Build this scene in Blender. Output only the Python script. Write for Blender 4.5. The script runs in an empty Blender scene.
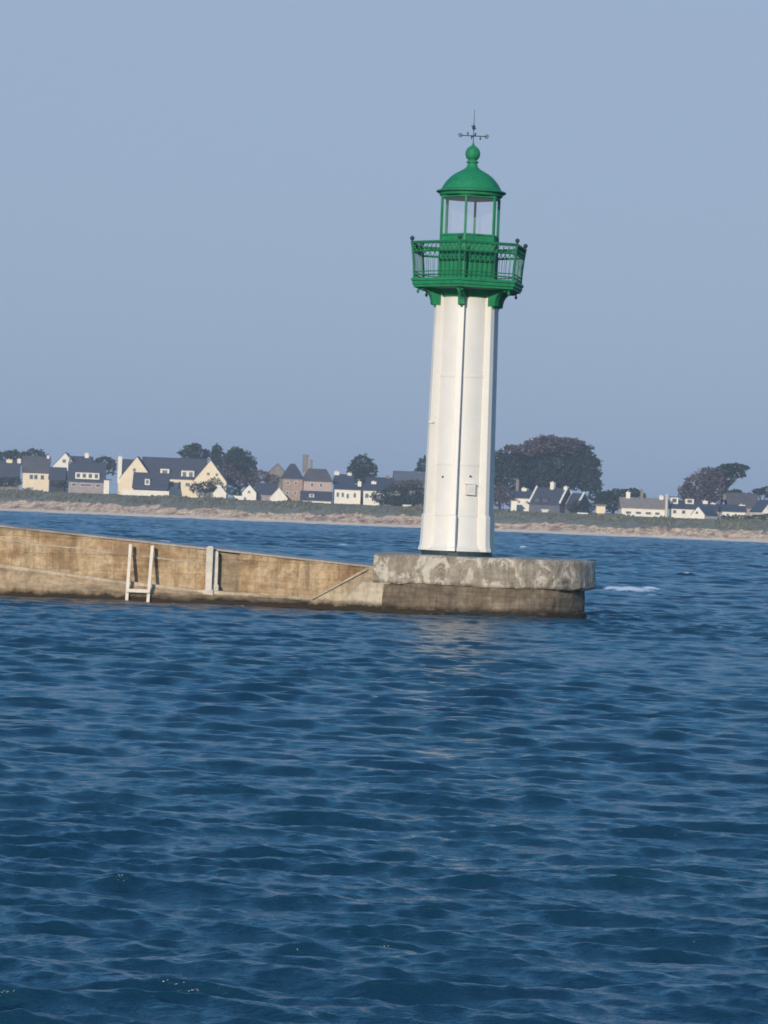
import bpy, math, random
import numpy as np
from mathutils import Vector, Matrix, noise

random.seed(7)
RNG = np.random.default_rng(11)
SC = bpy.context.scene
COL = SC.collection
R = math.radians

# ------------------------------------------------------------------ camera
F = 3400.0; DYJ = 160.0 * F / 5852.0 - 160.0; W, H = 768, 1024
EYE = Vector((0, 0, 2.5))
CM = Matrix.Rotation(R(90) + 6.0 / F, 3, 'X') @ Matrix.Rotation(R(2.3), 3, 'Z')
cam_d = bpy.data.cameras.new('camera'); cam = bpy.data.objects.new('camera', cam_d); COL.objects.link(cam)
cam.location = EYE; cam.rotation_euler = CM.to_euler()
cam_d.sensor_fit = 'VERTICAL'; cam_d.sensor_height = 36; cam_d.lens = F / H * 36
cam_d.clip_start = 0.5; cam_d.clip_end = 20000
SC.camera = cam

def at(px, py, Y):
    d = CM @ Vector(((px - W / 2) / F, -(py - H / 2) / F, -1))
    return EYE + d * (Y / d.y)

# ------------------------------------------------------------------ materials
def newmat(name):
    m = bpy.data.materials.new(name); m.use_nodes = True
    nt = m.node_tree
    return m, nt, nt.nodes['Principled BSDF']
def N(nt, t, **k):
    n = nt.nodes.new(t)
    for a, b in k.items():
        if a in n.inputs.keys(): n.inputs[a].default_value = b
        else: setattr(n, a, b)
    return n
def ramp(nt, stops, src=None):
    n = nt.nodes.new('ShaderNodeValToRGB'); e = n.color_ramp.elements
    while len(e) < len(stops): e.new(0.5)
    for k, (p, c) in enumerate(stops):
        e[k].position = p; e[k].color = (c[0], c[1], c[2], 1) if not isinstance(c, (int, float)) else (c, c, c, 1)
    if src: nt.links.new(src, n.inputs[0])
    return n
def coords(nt, scale=(1, 1, 1), kind='Object'):
    tc = nt.nodes.new('ShaderNodeTexCoord'); mp = nt.nodes.new('ShaderNodeMapping')
    mp.inputs['Scale'].default_value = scale
    nt.links.new(tc.outputs[kind], mp.inputs['Vector'])
    return mp.outputs['Vector']
def nz(nt, vec, scale, detail=5, rough=.6, dist=0.0):
    n = N(nt, 'ShaderNodeTexNoise'); n.inputs['Scale'].default_value = scale; n.inputs['Detail'].default_value = detail
    n.inputs['Roughness'].default_value = rough; n.inputs['Distortion'].default_value = dist
    nt.links.new(vec, n.inputs['Vector']); return n.outputs['Fac']
def mix(nt, fac, a, b, mode='MIX'):
    n = nt.nodes.new('ShaderNodeMix'); n.data_type = 'RGBA'; n.blend_type = mode
    for i, v in ((0, fac), (6, a), (7, b)):
        if isinstance(v, (int, float)): n.inputs[i].default_value = v
        elif isinstance(v, (tuple, list)): n.inputs[i].default_value = (*v[:3], 1)
        else: nt.links.new(v, n.inputs[i])
    return n.outputs[2]
def bump(nt, bs, h, strength=.5, dist=.02):
    b = nt.nodes.new('ShaderNodeBump'); b.inputs['Strength'].default_value = strength; b.inputs['Distance'].default_value = dist
    nt.links.new(h, b.inputs['Height']); nt.links.new(b.outputs[0], bs.inputs['Normal']); return b
def plain(name, col, rough=.7, var=.25, scale=1.5, col2=None, bstr=.2, stretch=(1, 1, 1), spec=.3):
    m, nt, bs = newmat(name)
    v = coords(nt, stretch)
    f = nz(nt, v, scale, 6, .65)
    c2 = col2 or tuple(c * (1 - var) for c in col)
    r = ramp(nt, [(.35, col), (.7, c2)], f)
    nt.links.new(r.outputs[0], bs.inputs['Base Color'])
    bs.inputs['Roughness'].default_value = rough; bs.inputs['Specular IOR Level'].default_value = spec
    if bstr: bump(nt, bs, nz(nt, v, scale * 6, 4), bstr)
    return m

M = {}
def white_paint():
    m, nt, bs = newmat('white_paint')
    v = coords(nt)
    base = ramp(nt, [(.3, (.71, .685, .63)), (.75, (.63, .61, .56))], nz(nt, v, .9, 6, .7)).outputs[0]
    vs = coords(nt, (9, 9, .5))
    st = ramp(nt, [(.60, 0.0), (.80, .55)], nz(nt, vs, 1.0, 5, .7)).outputs[0]
    c = mix(nt, st, base, (.60, .48, .33))
    sp = ramp(nt, [(.72, 0.0), (.78, .7)], nz(nt, v, 7, 3, .6)).outputs[0]
    c = mix(nt, sp, c, (.50, .38, .26))
    nt.links.new(c, bs.inputs['Base Color']); bs.inputs['Roughness'].default_value = .45
    bs.inputs['Specular IOR Level'].default_value = .3
    bump(nt, bs, nz(nt, v, 3, 5), .12)
    return m
M['white'] = white_paint()
def green_paint():
    m, nt, bs = newmat('green_paint')
    v = coords(nt)
    c = ramp(nt, [(.3, (.009, .155, .062)), (.55, (.014, .215, .088)), (.78, (.007, .095, .042))], nz(nt, v, 2.2, 6, .7)).outputs[0]
    st = ramp(nt, [(.50, 0.0), (.78, .75)], nz(nt, coords(nt, (12, 12, 1)), 1.0, 4, .7)).outputs[0]
    c = mix(nt, st, c, (.006, .06, .032))
    nt.links.new(c, bs.inputs['Base Color']); bs.inputs['Roughness'].default_value = .6; bs.inputs['Specular IOR Level'].default_value = .25
    bump(nt, bs, nz(nt, v, 6, 4), .12)
    return m
M['green'] = green_paint()
M['rail_green'] = plain('rail_green', (.011, .17, .072), .5, .4, 5)
M['dark_iron'] = plain('dark_iron', (.03, .05, .06), .5, .4, 8)
def concrete(name, stops, streak, wet=True, joints=False, scale=1.1, patch=None):
    m, nt, bs = newmat(name)
    v = coords(nt); f = nz(nt, v, scale, 8, .72, .4)
    c = ramp(nt, stops, f).outputs[0]
    st = ramp(nt, [(.46, 0.0), (.70, .72)], nz(nt, coords(nt, (2.6, 2.6, .35)), 1.0, 7, .8)).outputs[0]
    c = mix(nt, st, c, streak)
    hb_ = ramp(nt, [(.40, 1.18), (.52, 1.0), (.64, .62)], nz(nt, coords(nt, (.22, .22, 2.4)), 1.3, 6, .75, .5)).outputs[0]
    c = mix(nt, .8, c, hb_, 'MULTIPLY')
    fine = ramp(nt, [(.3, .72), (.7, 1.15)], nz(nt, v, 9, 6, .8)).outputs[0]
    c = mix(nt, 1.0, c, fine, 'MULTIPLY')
    if patch:
        pf = ramp(nt, [(patch[1], 0.0), (patch[1] + .05, .9)], nz(nt, coords(nt, (1.1, 1, .6)), patch[2], 9, .76, .9)).outputs[0]
        c = mix(nt, pf, c, patch[0])
    h = nz(nt, v, 5, 8, .75)
    if joints:
        br = N(nt, 'ShaderNodeTexBrick'); br.inputs['Scale'].default_value = 1.0
        br.inputs['Brick Width'].default_value = 1.1; br.inputs['Row Height'].default_value = .42
        br.inputs['Mortar Size'].default_value = .018; br.inputs['Mortar Smooth'].default_value = .6
        br.inputs['Color1'].default_value = (1, 1, 1, 1); br.inputs['Color2'].default_value = (.74, .72, .70, 1)
        br.inputs['Mortar'].default_value = (.42, .36, .30, 1)
        tc = nt.nodes.new('ShaderNodeTexCoord'); sx = nt.nodes.new('ShaderNodeSeparateXYZ'); cx = nt.nodes.new('ShaderNodeCombineXYZ')
        nt.links.new(tc.outputs['Object'], sx.inputs[0])
        a = nt.nodes.new('ShaderNodeMath'); a.operation = 'MULTIPLY_ADD'; a.inputs[1].default_value = .12
        nt.links.new(nz(nt, v, 1.4, 4), a.inputs[0]); nt.links.new(sx.outputs[2], a.inputs[2])
        nt.links.new(sx.outputs[0], cx.inputs[0]); nt.links.new(a.outputs[0], cx.inputs[1])
        nt.links.new(cx.outputs[0], br.inputs['Vector'])
        c = mix(nt, .42, c, br.outputs['Color'], 'MULTIPLY')
    if wet:   # tide stain: a real band of weed and damp at a fixed height
        g = nt.nodes.new('ShaderNodeNewGeometry'); s = nt.nodes.new('ShaderNodeSeparateXYZ'); nt.links.new(g.outputs['Position'], s.inputs[0])
        a = nt.nodes.new('ShaderNodeMath'); a.operation = 'MULTIPLY_ADD'; a.inputs[1].default_value = -.35
        nt.links.new(nz(nt, v, 2.5, 6, .7), a.inputs[0]); nt.links.new(s.outputs[2], a.inputs[2])
        t = ramp(nt, [(0.0, 1.0), (.10, 0.0)]); 
        mr = nt.nodes.new('ShaderNodeMapRange'); mr.inputs[1].default_value = -.06; mr.inputs[2].default_value = .10; mr.inputs[3].default_value = 1; mr.inputs[4].default_value = 0
        nt.links.new(a.outputs[0], mr.inputs[0])
        c = mix(nt, mr.outputs[0], c, (.035, .026, .015))
    nt.links.new(c, bs.inputs['Base Color']); bs.inputs['Roughness'].default_value = .85; bs.inputs['Specular IOR Level'].default_value = .2
    bump(nt, bs, h, .9, .04)
    return m
M['wall_conc'] = concrete('ochre_concrete', [(.30, (.20, .125, .062)), (.46, (.39, .26, .14)), (.58, (.56, .42, .255)), (.72, (.29, .195, .11))], (.12, .08, .048), joints=True)
M['ledge_conc'] = concrete('ledge_concrete', [(.30, (.25, .165, .09)), (.5, (.48, .35, .21)), (.75, (.28, .19, .105))], (.15, .10, .06))
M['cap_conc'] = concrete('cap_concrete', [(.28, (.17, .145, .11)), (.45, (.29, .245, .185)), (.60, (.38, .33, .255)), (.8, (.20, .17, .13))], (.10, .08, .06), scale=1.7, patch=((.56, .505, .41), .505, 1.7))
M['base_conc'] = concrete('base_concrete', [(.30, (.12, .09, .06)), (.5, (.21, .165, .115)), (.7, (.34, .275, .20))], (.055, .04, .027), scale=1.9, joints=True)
M['pale_conc'] = concrete('pale_concrete', [(.30, (.42, .35, .25)), (.6, (.55, .47, .35)), (.8, (.34, .27, .19))], (.28, .21, .14))
M['flank'] = concrete('stair_concrete', [(.30, (.30, .23, .145)), (.5, (.50, .41, .28)), (.75, (.36, .28, .18))], (.20, .14, .085))
M['coping'] = concrete('coping_concrete', [(.30, (.32, .29, .26)), (.6, (.42, .385, .35)), (.8, (.27, .24, .21))], (.30, .26, .20), wet=False)
M['post_conc'] = plain('post_concrete', (.66, .60, .50), .8, .35, 3)
M['post_white'] = plain('post_white', (.74, .66, .54), .6, .25, 4)
M['recess'] = concrete('recess_stone', [(.30, (.15, .11, .07)), (.5, (.30, .23, .145)), (.62, (.40, .32, .22)), (.75, (.17, .13, .085))], (.08, .06, .04), joints=True)

def glass_mat():
    m = bpy.data.materials.new('lantern_glass'); m.use_nodes = True; nt = m.node_tree; nt.nodes.clear()
    o = nt.nodes.new('ShaderNodeOutputMaterial'); tr = N(nt, 'ShaderNodeBsdfTransparent'); gl = N(nt, 'ShaderNodeBsdfGlossy'); df = N(nt, 'ShaderNodeBsdfDiffuse')
    tr.inputs[0].default_value = (1, 1, 1, 1); gl.inputs['Roughness'].default_value = .05
    df.inputs[0].default_value = (.95, .96, 1, 1)
    a = nt.nodes.new('ShaderNodeMixShader'); b = nt.nodes.new('ShaderNodeMixShader')
    a.inputs[0].default_value = .02; b.inputs[0].default_value = .025
    nt.links.new(tr.outputs[0], a.inputs[1]); nt.links.new(gl.outputs[0], a.inputs[2])
    nt.links.new(a.outputs[0], b.inputs[1]); nt.links.new(df.outputs[0], b.inputs[2]); nt.links.new(b.outputs[0], o.inputs[0])
    return m
M['glass'] = glass_mat()
M['cream'] = plain('cream_render', (.82, .68, .46), .8, .12, .6, bstr=0)
M['whitewash'] = plain('whitewash', (.80, .74, .62), .8, .12, .6, bstr=0)
M['mauve'] = plain('grey_render', (.36, .30, .28), .8, .3, .8, bstr=0)
M['stone'] = plain('tan_stone', (.42, .30, .22), .85, .35, 1.2, bstr=0)
M['greystone'] = plain('grey_stone', (.24, .21, .18), .85, .35, 1.2, bstr=0)
M['pinkwall'] = plain('pink_render', (.50, .37, .31), .85, .2, 1.2, bstr=0)
M['slate'] = plain('slate', (.06, .066, .082), .6, .3, 1.0, bstr=0)
M['slate_brown'] = plain('brown_slate', (.105, .095, .095), .7, .35, .5, bstr=0)
M['slate_pale'] = plain('pale_slate', (.12, .13, .15), .6, .3, 1.0, bstr=0)
M['tile_tan'] = plain('weathered_tile', (.26, .22, .19), .8, .3, 1.0, bstr=0)
M['pane'] = plain('window_pane', (.09, .09, .10), .3, .2, 1, bstr=0, spec=.6)
M['frame'] = plain('window_frame', (.62, .60, .56), .6, .1, 1, bstr=0)
M['dark_wood'] = plain('dark_wood', (.05, .04, .04), .8, .3, 1, bstr=0)
M['bark'] = plain('bark', (.07, .05, .04), .9, .4, 2, bstr=0)
def foliage(name, a, b):
    m, nt, bs = newmat(name)
    g = nt.nodes.new('ShaderNodeNewGeometry')
    c = ramp(nt, [(0, a), (1, b)], g.outputs['Random Per Island']).outputs[0]
    f = ramp(nt, [(.35, .78), (.65, 1.18)], nz(nt, coords(nt), .28, 3)).outputs[0]
    nt.links.new(mix(nt, 1.0, c, f, 'MULTIPLY'), bs.inputs['Base Color'])
    bs.inputs['Roughness'].default_value = .8; bs.inputs['Specular IOR Level'].default_value = .15
    return m
M['fol_dark'] = foliage('dark_foliage', (.014, .028, .013), (.042, .058, .028))
M['fol_brown'] = foliage('bare_twigs', (.065, .05, .048), (.13, .10, .092))
M['fol_green'] = foliage('hedge_foliage', (.02, .04, .015), (.055, .08, .03))
M['grass_blade'] = foliage('grass_blades', (.085, .095, .06), (.17, .165, .115))

# ------------------------------------------------------------------ mesh builder and object helpers
class MB:
    def __init__(s): s.v = []; s.f = []
    def add(s, v, f):
        o = len(s.v); s.v += [tuple(p) for p in v]; s.f += [tuple(i + o for i in q) for q in f]; return s
    def box(s, a, b, fn=None):
        x0, y0, z0 = a; x1, y1, z1 = b
        v = [(x, y, z) for z in (z0, z1) for x, y in ((x0, y0), (x1, y0), (x1, y1), (x0, y1))]
        if fn: v = [fn(p) for p in v]
        return s.add(v, [(3, 2, 1, 0), (4, 5, 6, 7), (0, 1, 5, 4), (1, 2, 6, 5), (2, 3, 7, 6), (3, 0, 4, 7)])
    def loops(s, rings, cap=True, closed=True):
        n = len(rings[0]); o = len(s.v)
        for r in rings: s.v += [tuple(p) for p in r]
        for i in range(len(rings) - 1):
            for j in range(n if closed else n - 1):
                k = (j + 1) % n
                s.f.append((o + i * n + j, o + i * n + k, o + (i + 1) * n + k, o + (i + 1) * n + j))
        if cap:
            s.f.append(tuple(o + j for j in reversed(range(n)))); s.f.append(tuple(o + (len(rings) - 1) * n + j for j in range(n)))
        return s
    def lathe(s, prof, c, n=48, ph=0):
        return s.loops([[(c[0] + r * math.sin(ph + 2 * math.pi * j / n), c[1] - r * math.cos(ph + 2 * math.pi * j / n), z) for j in range(n)] for r, z in prof])
    def tube(s, a, b, r0, r1=None, n=8):
        a = Vector(a); b = Vector(b); r1 = r0 if r1 is None else r1
        d = (b - a).normalized(); u = d.orthogonal().normalized(); w = d.cross(u)
        return s.loops([[p + (u * math.cos(2 * math.pi * j / n) + w * math.sin(2 * math.pi * j / n)) * r for j in range(n)] for p, r in ((a, r0), (b, r1))])
    def ball(s, c, r, n=12, m=8):
        return s.lathe([(max(r * math.sin(math.pi * i / m), .001), c[2] - r * math.cos(math.pi * i / m)) for i in range(m + 1)], c, n)

def world_of(o):
    p = Vector(o.location); q = o.parent
    while q: p += Vector(q.location); q = q.parent
    return p
def mesh_obj(name, mb, m, parent=None, smooth=False, loc=None):
    me = bpy.data.meshes.new(name)
    org = world_of(parent) if parent else Vector(loc or (0, 0, 0))
    me.from_pydata([(x - org.x, y - org.y, z - org.z) for x, y, z in mb.v], [], mb.f)
    me.materials.append(m)
    import bmesh
    bm = bmesh.new(); bm.from_mesh(me); bmesh.ops.recalc_face_normals(bm, faces=bm.faces); bm.to_mesh(me); bm.free()
    if smooth:
        me.polygons.foreach_set('use_smooth', [True] * len(me.polygons))
        if smooth != 'all': me.set_sharp_from_angle(angle=R(35))
    o = bpy.data.objects.new(name, me); COL.objects.link(o)
    if parent: o.parent = parent
    else: o.location = org
    return o
def tag(o, label=None, cat=None, group=None, kind=None):
    for k, v in (('label', label), ('category', cat), ('group', group), ('kind', kind)):
        if v: o[k] = v
    return o
def thing(name, label, cat, loc, group=None):
    o = bpy.data.objects.new(name, None); COL.objects.link(o); o.location = loc; o.empty_display_size = .3
    return tag(o, label, cat, group)

# ------------------------------------------------------------------ water
def build_water():
    h = EYE.z
    d = [3.0]
    while d[-1] < 1900:
        x = d[-1]
        if x < 14: s = .20
        else:
            s = max(.020, min(x * x / (F * h) * .40, .09 + max(0, x - 80) * .0014))
            if x > 190: s = .244 + (x - 190) * .0004
        d.append(x + s)
    d = np.array(d)
    core = np.linspace(-R(7.4), R(7.4), 560)
    step = core[1] - core[0]; side = []; a = core[-1]
    while a < R(80):
        step *= 1.015 if a < R(24) else 1.2; a += step; side.append(a)
    side = np.array(side); az = np.concatenate([-side[::-1], core, side])
    D, A = np.meshgrid(d, az, indexing='ij')
    dD = np.gradient(d)[:, None] * np.ones_like(A); dA = np.gradient(az)[None, :] * D
    X = (D * np.sin(A)).astype(np.float32); Y = (D * np.cos(A)).astype(np.float32)
    sp = np.maximum(np.minimum(dD, 99), dA).astype(np.float32)
    Z = np.zeros_like(X); DX = np.zeros_like(X); DY = np.zeros_like(X); J = np.zeros_like(X)
    n = 210; lam = np.exp(np.linspace(math.log(.09), math.log(6.0), n)) * RNG.uniform(.97, 1.03, n)
    main = R(-97)                       # waves run roughly towards the camera
    # gust patches modulate the short chop
    gust = 1 + .35 * np.sin(X * .11 + Y * .031 + 1.3) * np.sin(Y * .047 - X * .05) + .2 * np.sin(Y * .13 + X * .21 + .7)
    far = (1 + 2.1 * np.clip((D - 110) / 150, 0, 1)).astype(np.float32)
    for i in range(n):
        L = lam[i]; k = 2 * math.pi / L
        spread = R(17) if L > .6 else (R(24) if L > .3 else R(36))
        th = main + RNG.normal() * spread
        slope = .0168 * (1.3 if L < .3 else (1.85 if L < .7 else (1.45 if L < 1.3 else (.6 if L < 2.8 else .36))))
        a = slope / k * RNG.uniform(.5, 1.4)
        w = np.clip((L / sp - 2.0) / 1.2, 0, 1)
        if L < 2.0: w = w * gust
        if L > 1.2: w = w * far
        ph = k * (X * math.cos(th) + Y * math.sin(th)) + RNG.uniform(0, 6.283)
        c = np.cos(ph); s = np.sin(ph)
        Z += w * a * c; DX -= w * a * .85 * math.cos(th) * s; DY -= w * a * .85 * math.sin(th) * s
        J += w * a * k * c
    # shelter right beside the jetty
    foam = np.clip((J - float(np.quantile(J[::7, ::5], .99985))) / .25, 0, 1) * .8 * (D > 90)
    for px, py, wx, wy, st, lift in ((636, 592, .75, 1.6, 1.2, .16), (618, 590, .5, 1.0, .8, .07), (655, 596, .4, .8, .6, .05), (652, 590, .5, 3, .7, .06), (524, 548, .5, 5, .7, .1), (345, 546, .7, 6, .6, .1), (165, 543, .7, 4, .6, .1),
                                     (706, 600, .5, 1.3, .4, .05), (742, 588, .5, 1.3, .4, .05)):
        dy = py - (518 + (px - 384) * .0402); yy = F * h / dy; xx = (px - 384) / F * yy
        g = np.exp(-((X - xx) / wx) ** 2 - ((Y - yy) / wy) ** 2)
        Z += lift * g; foam = np.maximum(foam, st * g)
    nzf = .5 + .3 * np.sin(X * 3.1 + Y * 1.7) * np.sin(X * 7.3 - Y * 2.9) + .25 * np.sin(X * 1.3 + .7)
    foam = np.maximum(foam, .42 * nzf * np.exp(-((Y - 157.55 - DYJ) / .30) ** 2) * (X < .4))
    foam = np.maximum(foam, .42 * nzf * np.exp(-((Y - 156.95 - DYJ) / .30) ** 2) * (X >= .2) * (X < 4.2))
    X2 = X + DX; Y2 = Y + DY
    nr, nc = X.shape
    co = np.stack([X2, Y2, Z], -1).reshape(-1, 3).astype(np.float32)
    i = np.arange(nr - 1)[:, None] * nc + np.arange(nc - 1)[None, :]
    q = np.stack([i, i + nc, i + nc + 1, i + 1], -1).reshape(-1, 4)[:, ::-1]
    me = bpy.data.meshes.new('sea_water')
    me.vertices.add(len(co)); me.vertices.foreach_set('co', co.ravel())
    me.loops.add(q.size); me.loops.foreach_set('vertex_index', q.ravel().astype(np.int32))
    me.polygons.add(len(q)); me.polygons.foreach_set('loop_start', np.arange(0, q.size, 4, dtype=np.int32))
    me.polygons.foreach_set('loop_total', np.full(len(q), 4, dtype=np.int32))
    me.update(calc_edges=True); me.polygons.foreach_set('use_smooth', np.ones(len(q), dtype=bool))
    at_ = me.attributes.new('foam', 'FLOAT', 'POINT'); at_.data.foreach_set('value', foam.ravel().astype(np.float32))
    m, nt, bs = newmat('sea_surface')
    v = coords(nt, (1, 1, 1))
    at2 = nt.nodes.new('ShaderNodeAttribute'); at2.attribute_name = 'foam'
    fn = nz(nt, v, 5, 6, .75)
    def ridged(q):
        a1 = nt.nodes.new('ShaderNodeMath'); a1.operation = 'SUBTRACT'; a1.inputs[1].default_value = .5; nt.links.new(q, a1.inputs[0])
        a2 = nt.nodes.new('ShaderNodeMath'); a2.operation = 'ABSOLUTE'; nt.links.new(a1.outputs[0], a2.inputs[0])
        a3 = nt.nodes.new('ShaderNodeMath'); a3.operation = 'MULTIPLY'; a3.inputs[1].default_value = -1.6; nt.links.new(a2.outputs[0], a3.inputs[0]); return a3.outputs[0]
    ad = nt.nodes.new('ShaderNodeMath'); ad.operation = 'MULTIPLY_ADD'; ad.inputs[1].default_value = 1.0
    nt.links.new(at2.outputs['Fac'], ad.inputs[0]); nt.links.new(fn, ad.inputs[2])
    fr = ramp(nt, [(.80, 0.0), (1.0, 1.0)], ad.outputs[0])
    body = ramp(nt, [(.3, (.004, .027, .054)), (.7, (.006, .038, .058))], nz(nt, v, .12, 3)).outputs[0]
    c = mix(nt, fr.outputs[0], body, (.62, .68, .72))
    nt.links.new(c, bs.inputs['Base Color'])
    rr = nt.nodes.new('ShaderNodeMapRange'); rr.inputs[3].default_value = .15; rr.inputs[4].default_value = .8
    nt.links.new(fr.outputs[0], rr.inputs[0]); nt.links.new(rr.outputs[0], bs.inputs['Roughness'])
    bs.inputs['IOR'].default_value = 1.42
    b1 = nt.nodes.new('ShaderNodeBump'); b1.inputs['Strength'].default_value = 1.0; b1.inputs['Distance'].default_value = .045
    nt.links.new(ridged(nz(nt, coords(nt, (.45, 1, 1)), 2.6, 6, .66, .4)), b1.inputs['Height'])
    b2 = nt.nodes.new('ShaderNodeBump'); b2.inputs['Strength'].default_value = .8; b2.inputs['Distance'].default_value = .016
    nt.links.new(nz(nt, coords(nt, (.6, 1, 1)), 16, 4, .6), b2.inputs['Height']); nt.links.new(b1.outputs[0], b2.inputs['Normal'])
    nt.links.new(b2.outputs[0], bs.inputs['Normal'])
    me.materials.append(m)
    o = bpy.data.objects.new('sea_water', me); COL.objects.link(o)
    tag(o, 'dark blue choppy sea water with small wind waves and a few whitecaps', 'water', kind='structure')
build_water()

# ------------------------------------------------------------------ far shore
S0 = Vector((-115, 1750 * F / 5852, 0)); S1 = Vector((98.4, 1500 * F / 5852, 0)); T = (S1 - S0).normalized(); NN = Vector((-T.y, T.x, 0))
def shoreY(px):
    k = (px - W / 2) / F                      # X = k*Y meets the shore line
    s = (k * S0.y - S0.x) / (T.x - k * T.y)
    return S0.y + T.y * s
def gz(w):
    P = [(-60, -3), (-3, -.25), (0, 0), (2, .5), (3, .8), (7.5, 3.0), (9, 3.9), (15, 6.6), (20, 6.9), (120, 7.5), (400, 8.8), (3000, 9)]
    for (a, b), (c, d_) in zip(P, P[1:]):
        if w <= c: return b + (d_ - b) * (w - a) / (c - a)
    return 9
def ground_z(x, y):
    p = Vector((x, y, 0)) - S0; k = min(1, max(0, p.dot(T) / 258)); return gz(p.dot(NN)) * (.90 - .12 * k)
def ground_w(x, y): return (Vector((x, y, 0)) - S0).dot(NN)
def strip(name, ws, m, label, cat, jag):
    ss = [-2600, -1500, -900, -500, -300] + [-200 + i * .9 for i in range(int(700 / .9))] + [520, 700, 1000, 1500, 2200]
    mb = MB()
    for s in ss:
        for w in ws:
            w2 = w
            if w in jag: w2 = w + jag[w] * noise.noise(Vector((s * .09, w * .3, 0))) * 2 + jag[w] * noise.noise(Vector((s * .4, w, 5)))
            z = gz(w2) * (.90 - .12 * min(1, max(0, s / 258)))
            rough = .0 if w < 2.5 else (.34 if w < 8.3 else .28)
            if w in jag: rough *= .6
            z += rough * (noise.noise(Vector((s * .35, w * .5, 2))) * 1.4 + noise.noise(Vector((s * .9, w * .9, 3))))
            p = S0 + T * s + NN * w2
            mb.v.append((p.x, p.y, z))
    n = len(ws)
    for i in range(len(ss) - 1):
        for j in range(n - 1): mb.f.append((i * n + j, (i + 1) * n + j, (i + 1) * n + j + 1, i * n + j + 1))
    o = mesh_obj(name, mb, m, smooth='all')
    for p in o.data.polygons:
        if p.normal.z < 0: o.data.flip_normals(); break
    tag(o, label, cat, kind='structure'); return o
def beach_mat():
    m, nt, bs = newmat('pebble_beach')
    v = coords(nt)
    c = ramp(nt, [(.36, (.20, .11, .065)), (.46, (.46, .30, .19)), (.55, (.80, .60, .37)), (.66, (.26, .155, .10))], nz(nt, v, .30, 5, .8, .3)).outputs[0]
    c2 = ramp(nt, [(.46, 1.0), (.56, .55)], nz(nt, v, .9, 4, .7)).outputs[0]
    c = mix(nt, .8, c, c2, 'MULTIPLY')
    g = nt.nodes.new('ShaderNodeNewGeometry'); s = nt.nodes.new('ShaderNodeSeparateXYZ'); nt.links.new(g.outputs['Position'], s.inputs[0])
    mr = nt.nodes.new('ShaderNodeMapRange'); mr.inputs[1].default_value = .5; mr.inputs[2].default_value = 1.1; mr.inputs[3].default_value = 1; mr.inputs[4].default_value = 0
    nt.links.new(s.outputs[2], mr.inputs[0])
    c = mix(nt, mr.outputs[0], c, (.70, .55, .41))
    nt.links.new(c, bs.inputs['Base Color']); bs.inputs['Roughness'].default_value = .9
    return m
def grass_mat():
    m, nt, bs = newmat('dune_grass_cover')
    v = coords(nt)
    c = ramp(nt, [(.3, (.095, .105, .075)), (.5, (.14, .145, .105)), (.62, (.19, .175, .13)), (.75, (.08, .088, .06))], nz(nt, v, .25, 6, .75, .4)).outputs[0]
    nt.links.new(c, bs.inputs['Base Color']); bs.inputs['Roughness'].default_value = .95
    return m
strip('beach', [-60, -3, 0, 2, 3, 3.6, 4.2, 4.8, 5.4, 6, 6.6, 7.2, 7.8, 8.4], beach_mat(), 'pinkish pebble and sand beach along the far shore', 'beach', {8.4: 1.3, 7.8: .9})
strip('dune_slope', [8.4, 9, 10, 11, 12, 13, 14, 15, 17, 20, 34, 60, 120, 400, 1200, 3000], grass_mat(), 'green grassy bank and ground behind the far beach', 'ground', {8.4: 1.3})
# tufts and low scrub on the bank
def dune_stuff():
    mb = MB()
    for _ in range(9000):
        s = random.uniform(-60, 420); w = random.triangular(8.6, 21, 14)
        p = S0 + T * s + NN * w; h_ = random.uniform(.3, .8) * (1.4 if noise.noise(Vector((s * .08, w * .1, 9))) > .15 else .7)
        z = gz(w) * (.90 - .12 * min(1, max(0, s / 258))) - .15; a = random.uniform(0, 3.14); r = random.uniform(.25, .6)
        for b in (a, a + 1.4):
            dx, dy = math.cos(b) * r, math.sin(b) * r; lean = random.uniform(-.2, .3)
            mb.add([(p.x - dx, p.y - dy, z), (p.x + dx, p.y + dy, z), (p.x + dx * .6 + lean, p.y + dy * .6, z + h_), (p.x - dx * .5 + lean, p.y - dy * .5, z + h_ * .8)], [(0, 1, 2, 3)])
    o = mesh_obj('dune_grass', mb, M['grass_blade']); tag(o, 'tufts of dune grass on the bank behind the far beach', 'grass', kind='stuff')
dune_stuff()

# ------------------------------------------------------------------ trees
def crown_mb(blobs, Y, dens=1.0, leaf=.75, flat=1.0, ymul=.8):
    mb = MB()
    for (cx, cy, rx, ry) in blobs:
        c = at(cx, cy, Y); sx = rx * Y / F; sz = ry * Y / F; sy = max(sx * ymul, 1.0)
        area = (sx * sz + sx * sy + sz * sy)
        n = int(min(6500, max(90, area * 30 * dens)))
        for _ in range(n):
            u = random.uniform(-1, 1); t = random.uniform(0, 6.283); q = math.sqrt(1 - u * u)
            d = Vector((q * math.cos(t), q * math.sin(t), u))
            r = random.uniform(.62, 1.0) ** .7
            r *= 1 + .36 * noise.noise(d * 2.3 + Vector((cx, cy, 0))) + .24 * noise.noise(d * 5 + Vector((cy, cx, 0)))
            p = c + Vector((d.x * sx * r, d.y * sy * r, d.z * sz * r))
            L = leaf * random.uniform(.3, .85)
            a = Vector((random.gauss(0, 1), random.gauss(0, 1), random.gauss(0, .6) * flat)).normalized()
            b = a.cross(Vector((random.gauss(0, 1), random.gauss(0, 1), random.gauss(0, 1)))).normalized()
            a *= L; b *= L * .6
            mb.add([p - a * .6, p - b, p + a, p + b], [(0, 1, 2, 3)])
    return mb
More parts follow.
